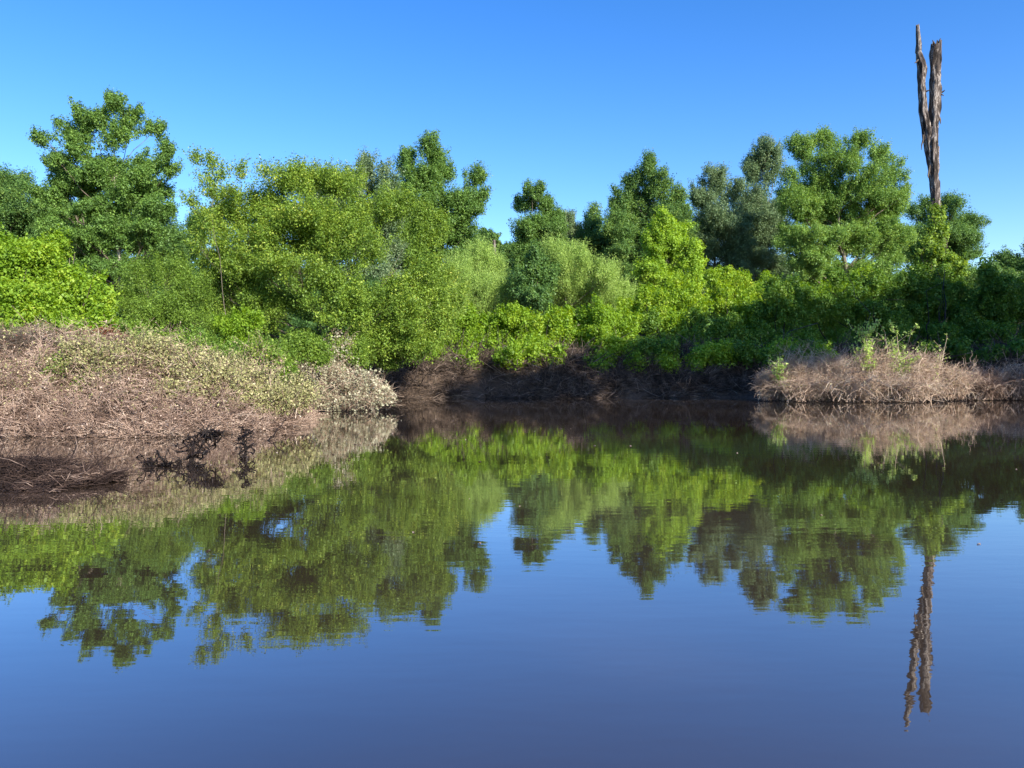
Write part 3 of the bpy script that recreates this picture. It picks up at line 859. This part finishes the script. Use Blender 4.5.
for lab, D, spec, mat, tn in VM:
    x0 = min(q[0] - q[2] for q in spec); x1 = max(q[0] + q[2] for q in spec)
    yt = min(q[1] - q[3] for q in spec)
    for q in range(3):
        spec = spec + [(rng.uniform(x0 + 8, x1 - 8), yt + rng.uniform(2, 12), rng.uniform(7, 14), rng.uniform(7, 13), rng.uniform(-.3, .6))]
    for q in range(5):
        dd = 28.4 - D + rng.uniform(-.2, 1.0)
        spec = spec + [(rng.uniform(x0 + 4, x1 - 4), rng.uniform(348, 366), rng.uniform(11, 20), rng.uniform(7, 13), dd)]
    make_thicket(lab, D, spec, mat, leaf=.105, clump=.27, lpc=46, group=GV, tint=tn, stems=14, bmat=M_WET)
make_thicket("column of vines climbing the foot of the dead snag", 46.5, [(935, 232, 12, 18, 0), (930, 258, 18, 22, -.2), (945, 275, 22, 26, -.3), (920, 285, 22, 24, -.5), (938, 216, 7, 9, .3)], M_SHRUB, leaf=.165, clump=.36,
             tint=(0, .85), stems=16, name="climbing_vines")

# ------------------------------------------------------------------ right-hand dry bush and its saplings
root = bramble("wide bleached dry bush standing in the water at the right", 24.8,
               [(792, 378, 24, 18, -.1), (830, 376, 30, 18, 0), (872, 373, 30, 20, 0), (915, 376, 28, 18, 0), (950, 384, 24, 14, .1), (768, 387, 10, 10, -.1), (850, 388, 50, 14, -.5), (905, 390, 40, 12, -.5), (800, 390, 34, 10, -.5)],
               M_PALE, 6000, .05, 2600, name="dry_bush", cat="dry bush", tmat=M_BLEACH, tw=.009, upw=.9, fine=30000, fl=.3)
bramble("shaded grey dry bush at the right edge beside the bleached one", 25.4, [(985, 386, 24, 14, 0), (1015, 384, 26, 16, 0), (1045, 384, 24, 18, 0)], M_PALE, 300, .05, 1200, name="dry_bush", cat="dry bush", tmat=M_DRY, tw=.009, fine=12000, fl=.3)


def sapling(label, D, px, py0, py1, lean, leaves=260, nb=16, mat=M_WILLOW):
    a = at(px, py0, D); b = at(px + lean, py1, D)
    base = a.copy(); base[2] = -0.1
    root = empty("sapling", base, label, "sapling", "leafy saplings growing out of the dry bush")
    P = twig_paths(base[None], b[None], 9, .02)
    TV = tubes(P, (.019 * np.linspace(1, .3, 9))[None], 5)
    mesh_obj("trunk", *TV, M_BLEACH, root, tint=np.full(len(TV[1]), .9))
    k = rng.integers(3, 9, nb)
    s = P[0, k]
    d = randdir(nb) * np.array([1, .8, .3]) + np.array([0, 0, .9])
    Lb = np.linalg.norm(b - a) * rng.uniform(.14, .34, nb)
    e = s + nrm(d) * Lb[:, None] * 1.15
    BP = twig_paths(s, e, 5, .05)
    BV = tubes(BP, .007 * rng.uniform(.7, 1.3, nb)[:, None] * np.linspace(1, .4, 5)[None], 3)
    mesh_obj("branches", *BV, M_BLEACH, root, tint=np.full(len(BV[1]), .8))
    i = rng.integers(0, nb, leaves); j = rng.integers(1, 5, leaves)
    pos = BP[i, j] + rng.normal(size=(leaves, 3)) * .055
    L = .095 * rng.uniform(.6, 1.3, leaves)
    V, Q = leaf_faces(pos, nrm(randdir(leaves) + np.array([0, -.3, .4])), L, L * .5, -.1)
    mesh_obj("leaves", V, Q, mat, root, tint=rng.random(leaves) * .5 + .5)


sapling("tallest pale sapling in the dry bush, right of its middle", 24.3, 905, 400, 334, -8, 420)
sapling("forked leafy sapling just left of the tallest one in the dry bush", 24.3, 872, 402, 338, -6, 520)
sapling("slender bare-stemmed sapling between the two leafy ones", 24.5, 890, 400, 332, -5, 120, 9)
sapling("small leafy sapling at the left tip of the dry bush", 24.2, 790, 398, 365, -14, 300)
sapling("short yellow-leaved sapling behind the middle of the dry bush", 25.0, 855, 398, 350, 6, 240)
sapling("low leafless sapling at the right of the dry bush", 24.6, 930, 400, 352, 14, 60, 14)

# ------------------------------------------------------------------ dead snag
DS = 48.0


def snag_stem(path, seed, jag):
    """path rows: px, py, half width px. A furrowed, twisted dead stem"""
    path = np.array(path, float)
    n = 150
    s = np.linspace(0, 1, n)
    yy = path[0, 1] + (path[-1, 1] - path[0, 1]) * s
    px = np.interp(yy, path[:, 1][::np.sign(path[-1, 1] - path[0, 1]).astype(int)], path[:, 0][::np.sign(path[-1, 1] - path[0, 1]).astype(int)])
    hw = np.interp(yy, path[:, 1][::np.sign(path[-1, 1] - path[0, 1]).astype(int)], path[:, 2][::np.sign(path[-1, 1] - path[0, 1]).astype(int)])
    C = np.array([at(px[i], yy[i], DS) for i in range(n)])
    S = 28
    ang = np.arange(S) * 2 * math.pi / S
    r = hw * .79 * DS / F
    A, Z = np.meshgrid(ang, C[:, 2])
    tw = A + .12 * Z
    q = np.stack([np.cos(tw) * 1.7, np.sin(tw) * 1.7, Z * .28], -1)
    q2 = np.stack([np.cos(tw) * 4, np.sin(tw) * 4, Z * .8], -1)
    q3 = np.stack([np.cos(tw) * 7, np.sin(tw) * 7, Z * 2.2], -1)
    f = 1 + .24 * fbm(q, 1, seed, 3) + .24 * fbm(q2, 1, seed + 5, 2) + .16 * noise(q3, 1, seed + 3) - .22 * (np.abs(noise(q2, .8, seed + 9)) < .12)
    R = r[:, None] * f
    V = np.stack([C[:, None, 0] + np.cos(A) * R, C[:, None, 1] + np.sin(A) * R, np.repeat(C[:, 2:3], S, 1)], -1)
    # jagged broken top
    topz = jag * (.5 + .5 * noise(np.stack([np.cos(ang) * 2.2, np.sin(ang) * 2.2, ang * 0 + seed], -1), 1.4, seed))
    top_i = n - 1 if C[-1, 2] > C[0, 2] else 0
    V[top_i, :, 2] += topz * 1.6
    idx = np.arange(n * S).reshape(n, S)
    a, b2 = idx[:-1], idx[1:]
    Q = np.stack([a, np.roll(a, -1, 1), np.roll(b2, -1, 1), b2], -1).reshape(-1, 4)
    V = V.reshape(-1, 3)
    cap = np.array([C[top_i] - np.array([0, 0, jag * .4])])
    k = len(V)
    V = np.concatenate([V, cap, cap + .01])
    t = idx[top_i]
    CQ = np.stack([t, np.roll(t, -1), np.full(S, k), np.full(S, k + 1)], -1)
    CQ[:, 3] = CQ[:, 2]
    # keep caps as thin quads
    CQ = np.stack([t, np.roll(t, -1), np.full(S, k), np.full(S, k + 1)], -1)
    return V, np.concatenate([Q, CQ])


gx0 = at(939, 300, DS)
base = np.array([gx0[0], DS, 0.0]); base[2] = ground_z(base[None, :2])[0]
root = empty("dead_snag", base, "tall bare dead snag split into two stems against the sky", "dead tree")
zb = 362 + (CAM_H - base[2] + .2) * F / DS
V1 = snag_stem([(917.5, 26, 1.8), (918, 34, 2.6), (919, 44, 3.2), (918.5, 52, 3.4), (921, 62, 5.2), (922.5, 68, 5.4), (921.5, 80, 4.6), (922.5, 95, 4.6), (923.5, 112, 4.8), (925.5, 125, 5.2), (928, 140, 5.0), (930, 160, 4.0), (933, 185, 3.2), (934, 230, 3)][::-1], 3, .12)
V2 = snag_stem([(936.5, 47, 5.6), (935.5, 52, 6.2), (935.5, 70, 5.8), (934.8, 92, 6.0), (934, 115, 6.4), (932.6, 132, 7.2), (932.2, 150, 6.8), (933.5, 170, 5.6), (935, 190, 5.2), (937, 215, 5.6), (939, 260, 7), (940, zb, 10)][::-1], 11, .32)
mesh_obj("trunk", *V2, M_SNAG, root, smooth=False)
mesh_obj("stem", *V1, M_SNAG, root, smooth=False)
sa, sb = [], []
for x0, y0, x1, y1 in ((940, 93, 945, 90), (940, 94, 944, 96), (939, 117, 940.5, 124), (918, 60, 914.5, 63), (925, 92, 930, 90), (938, 45, 940.5, 38), (934, 44, 932.5, 40), (923, 135, 921.5, 150), (930, 165, 928.5, 178)):
    sa.append(at(x0, y0, DS - .1)); sb.append(at(x1, y1, DS - .35))
P = twig_paths(np.array(sa), np.array(sb), 4, .08)
for q in range(len(sa)):
    SV = tubes(P[q:q + 1], np.array([[.07, .055, .04, .015]]), 4)
    mesh_obj("stub", *SV, M_BRANCH, root, tint=np.full(len(SV[1]), .1))

# small pale stub far behind the left willow
g = at(496, 262, 60); base = np.array([g[0], 60, ground_z(np.array([[g[0], 60]]))[0]])
root = empty("dead_stub", base, "small bleached dead stub poking up behind the left willow", "dead tree")
b_ = at(494, 240, 60)
P = twig_paths(base[None], b_[None], 8, .02)
mesh_obj("trunk", *tubes(P, np.linspace(.3, .14, 8)[None], 7), M_SNAG, root)

# ------------------------------------------------------------------ distant wood (reads as one mass)
pos, nor, ct = [], [], []
NW = 5200
xs = rng.uniform(-95, 110, NW)
ys = rng.uniform(95, 125, NW)
top = 15 + 3.5 * fbm(np.stack([xs, ys], -1), .06, 70, 3)
cz = 1.0 + (top - 1.0) * rng.random(NW) ** 1.15
C = np.stack([xs, ys, cz], -1)
i = np.repeat(np.arange(NW), 34)
d = randdir(len(i))
pos = C[i] + d * (rng.random(len(i)) ** .4 * rng.uniform(1.2, 2.6, NW)[i])[:, None] * np.array([1, 1, .75])
L = .8 * rng.uniform(.6, 1.3, len(i))
V, Q = leaf_faces(pos, nrm(d + randdir(len(i)) * .7 + np.array([0, 0, .5])), L, L * .65)
tag(mesh_obj("distant_wood", V, Q, M_DARK, tint=rng.random(NW)[i] * .5 + rng.random(len(i)) * .5), "dark strip of distant wood seen low between the trees", "wood", kind="stuff")

n = 420
px = rng.uniform(-60, 1080, n); D_ = 5 + 21 * rng.random(n) ** 1.4
P = np.stack([(px - 512) / F * D_, D_, np.full(n, .004)], -1)
sd = shore_dist(P[:, :2])
P = P[(sd < -.25) & (rng.random(n) < np.clip(1.3 + sd * .16, .12, 1))]
n = len(P)
L = .045 * rng.uniform(.5, 1.4, n)
V, Q = leaf_faces(P, np.tile([0, 0, 1.], (n, 1)) + rng.normal(size=(n, 3)) * .05, L, L * .6, 0)
tag(mesh_obj("floating_leaves", V, Q, M_DEAD, tint=rng.random(n)), "scattered dead leaves floating on the still pond", "leaves", kind="stuff")

# ------------------------------------------------------------------ wet debris in the shallows, near left
n = 15000
c0 = at(35, 478, 8.3)
x = rng.normal(size=n); yv = rng.normal(size=n)
px = rng.uniform(-60, 112, n)
A = np.array([at(p_, 384, 8.1) for p_ in px])
taper = np.clip((115 - px) / 60, .25, 1)
A[:, 1] = 8.15 + rng.normal(size=n) * .30 * taper
A[:, 0] *= A[:, 1] / 8.1
A[:, 2] = .02 + rng.random(n) ** 1.2 * .22 * taper * np.exp(-((A[:, 1] - 8.15) / .4) ** 2)
d = randdir(n) * np.array([1.4, .8, .25]); d[:, 2] += .05
Bp = A + nrm(d) * (rng.uniform(.05, .20, n))[:, None]
Bp[:, 2] = np.maximum(Bp[:, 2], .0)
lo = rng.random(n) < .012
Bp[lo] = A[lo] + nrm(randdir(lo.sum()) * np.array([1.2, .6, .45]) + np.array([.3, 0, .25])) * rng.uniform(.25, .6, lo.sum())[:, None]
Bp[:, 2] = np.maximum(Bp[:, 2], 0)
P = twig_paths(A, Bp, 4, .12)
P[:, :, 2] = np.maximum(P[:, :, 2], -.02)
base = np.array([-5.0, 8.15, 0.0])
root = empty("debris_pile", base, "low mat of dark dead sticks floating at the left edge in front of the bank", "debris pile")
V, Q = tubes(P, (.0038 * rng.uniform(.5, 1.6, n))[:, None] * np.linspace(1, .5, 4)[None], 3)
M_MAT = twig_mat("soggy_twig", [(0, (.012, .008, .007)), (.45, (.045, .028, .022)), (.8, (.13, .085, .065)), (1, (.36, .26, .20))])
hgt = np.repeat(A[:, 2], 9)
mesh_obj("sticks", V, Q, M_MAT, root, tint=np.repeat(rng.random(n) ** 2.0, 9))


def dead_branch(label, pts, r, twigs, tl, seed, name="sunken_branch"):
    """a black dead branch sticking out of the water. pts: px, py, D"""
    P0 = np.array([at(*p_) for p_ in pts])
    base = P0[0].copy(); base[2] = 0
    root = empty(name, base, label, "branch", "dead branches sticking out of the water")
    n = 14
    s = np.linspace(0, len(P0) - 1, n)
    P = np.stack([np.interp(s, np.arange(len(P0)), P0[:, k]) for k in range(3)], -1)
    P[1:-1] += rng.normal(size=(n - 2, 3)) * r * .8
    mesh_obj("limb", *tubes(P[None], (r * np.linspace(1, .35, n))[None], 6), M_WET, root, tint=np.full((n - 1) * 6, .3))
    i = rng.integers(1, n, twigs)
    A = P[i]
    d = randdir(twigs) * np.array([1, .8, .7])
    B = A + nrm(d) * (tl * rng.uniform(.4, 1.3, twigs))[:, None]
    T = twig_paths(A, B, 6, .16)
    i2 = rng.integers(0, twigs, twigs * 2)
    A2 = T[i2, rng.integers(2, 5, twigs * 2)]
    B2 = A2 + nrm(randdir(twigs * 2)) * (tl * .45 * rng.uniform(.4, 1.3, twigs * 2))[:, None]
    T2 = twig_paths(A2, B2, 6, .16)
    T = np.concatenate([T, T2])
    V, Q = tubes(T, (r * .42 * rng.uniform(.5, 1.2, len(T)))[:, None] * np.linspace(1, .4, 6)[None], 4)
    mesh_obj("twigs", V, Q, M_WET, root, tint=rng.random(len(Q)) * .5)


dead_branch("thick dark bough curving up out of the water, right of the floating sticks", [(182, 480, 9.3), (190, 462, 9.5), (194, 448, 9.7), (205, 440, 9.9), (216, 431, 10)], .034, 60, .24, 1)
dead_branch("tangled heap of black twigs at the foot of the dark bough", [(145, 470, 9.2), (160, 466, 9.3), (175, 470, 9.3), (190, 474, 9.2), (210, 478, 9.2)], .022, 170, .22, 2)
dead_branch("upright black twiggy branch nearest the bank edge on the right of the heap", [(247, 464, 10), (246, 452, 10), (244, 440, 10), (249, 430, 10.1)], .026, 45, .15, 3)
dead_branch("slim curved stick poking from the water above the floating sticks", [(70, 462, 9.7), (73, 452, 9.8), (80, 440, 10), (94, 432, 10.1)], .010, 5, .10, 4)
dead_branch("slanting dead stick leaning against the right end of the left bank", [(266, 444, 12.2), (276, 432, 12.5), (287, 418, 13)], .014, 6, .16, 5)

# ------------------------------------------------------------------ trees on the right shore, beside the camera: they cast the bank's shade
SUN_EL = math.radians(30)
SX, SY = 0.6, -0.8
TE = math.tan(SUN_EL)


def uv(u, v, tau):
    return np.array([u * .8 + tau * SX, u * .6 + tau * SY, v + tau * TE])


def shade_tree(label, spec, base, top, clump=.8, leaf=.32, lpc=70):
    lobes = [(uv(u, v, tau), (r, r, rz)) for u, v, tau, r, rz in spec]
    pos, nor, ct, C = crown_points(lobes, clump, 1.15, lpc, .7, .5, .5, .25)
    n = len(pos)
    L = leaf * rng.uniform(.6, 1.3, n)
    base = np.array([base[0], base[1], ground_z(np.array([base[:2]]))[0] - .1])
    root = empty("tree", base, label, "tree", "trees on the right shore")
    V, Q = leaf_faces(pos, nor, L, L * .65)
    (TV, TQ), (BV, BQ) = limb_skeleton(base, np.array(top), lobes, C, .3)
    mesh_obj("trunk", TV, TQ, M_TRUNK, root)
    mesh_obj("branches", BV, BQ, M_BRANCH, root, tint=rng.random(len(BQ)))
    mesh_obj("crown", V, Q, M_TREE, root, tint=rng.random(n))


a = uv(23, 12.5, 10); b_ = uv(30, 13, 10); c_ = uv(38, 10, 10)
shade_tree("leafy tree on the near right shore, outside the left part of the view", [(20.5, 12.6, 10, 1.7, 1.3), (23, 12.6, 11, 2.2, 1.8), (25.5, 12.9, 9.5, 2.2, 2.0), (27.5, 12.9, 10, 2.0, 1.9), (20.3, 10.9, 10, 1.3, 1.3), (22.6, 10.6, 10, 1.6, 1.5), (25.2, 10.8, 10, 1.5, 1.5), (27.8, 10.9, 10, 1.4, 1.5), (16.4, 13.0, 10, .7, .5), (17.9, 12.2, 10, .6, .5), (15.0, 12.6, 10, .45, .4)], a, a)
shade_tree("leafy tree on the right shore with a high crown", [(29.5, 12.8, 10, 2.4, 2.0), (32, 12.2, 10.5, 2.6, 2.4), (33, 9.5, 9.5, 2.2, 2.5), (30.6, 7.6, 10, 1.8, 2.0), (29.4, 6.8, 10, 1.3, 1.3)], b_, b_)
shade_tree("dense tree low on the right shore", [(35, 11, 10, 3.0, 3.4), (38.5, 11, 10, 3.2, 3.6), (35.5, 6, 10, 2.8, 3.0), (39, 6.5, 10, 3, 3.5), (42.5, 11, 10, 3, 3.5), (42, 6, 10, 3, 3)], c_, c_)

# ------------------------------------------------------------------ light
S = Vector((SX * math.cos(SUN_EL), SY * math.cos(SUN_EL), math.sin(SUN_EL)))
sl = bpy.data.lights.new("sun", "SUN")
sl.energy = 5.0
sl.angle = math.radians(.53)
sl.color = (1, .93, .82)
so = bpy.data.objects.new("sun", sl)
so.rotation_euler = S.to_track_quat("Z", "Y").to_euler()
COL.objects.link(so)
w = bpy.data.worlds.new("World")
scene.world = w
w.use_nodes = True
nt = w.node_tree
nt.nodes.clear()
sky = nt.nodes.new("ShaderNodeTexSky")
sky.sky_type = "NISHITA"
sky.sun_disc = False
sky.sun_elevation = SUN_EL
sky.sun_rotation = math.atan2(SX, SY)
sky.air_density = 1.0
sky.dust_density = 0.4
sky.ozone_density = 3.0
hs = nt.nodes.new("ShaderNodeHueSaturation")
hs.inputs["Saturation"].default_value = 1.34
hs.inputs["Hue"].default_value = 0.512
hs.inputs["Value"].default_value = 1.2
bg = nt.nodes.new("ShaderNodeBackground")
bg.inputs["Strength"].default_value = 0.12
ow = nt.nodes.new("ShaderNodeOutputWorld")
nt.links.new(sky.outputs[0], hs.inputs["Color"])
nt.links.new(hs.outputs[0], bg.inputs[0])
nt.links.new(bg.outputs[0], ow.inputs[0])

vs = scene.view_settings
vs.view_transform = "Standard"
vs.look = "None"
vs.exposure = 0.87
vs.gamma = 1
scene.render.engine = "CYCLES"
scene.cycles.max_bounces = 6
scene.cycles.diffuse_bounces = 2
scene.cycles.transmission_bounces = 3
scene.cycles.caustics_reflective = False
scene.cycles.caustics_refractive = False
scene.cycles.use_denoising = True
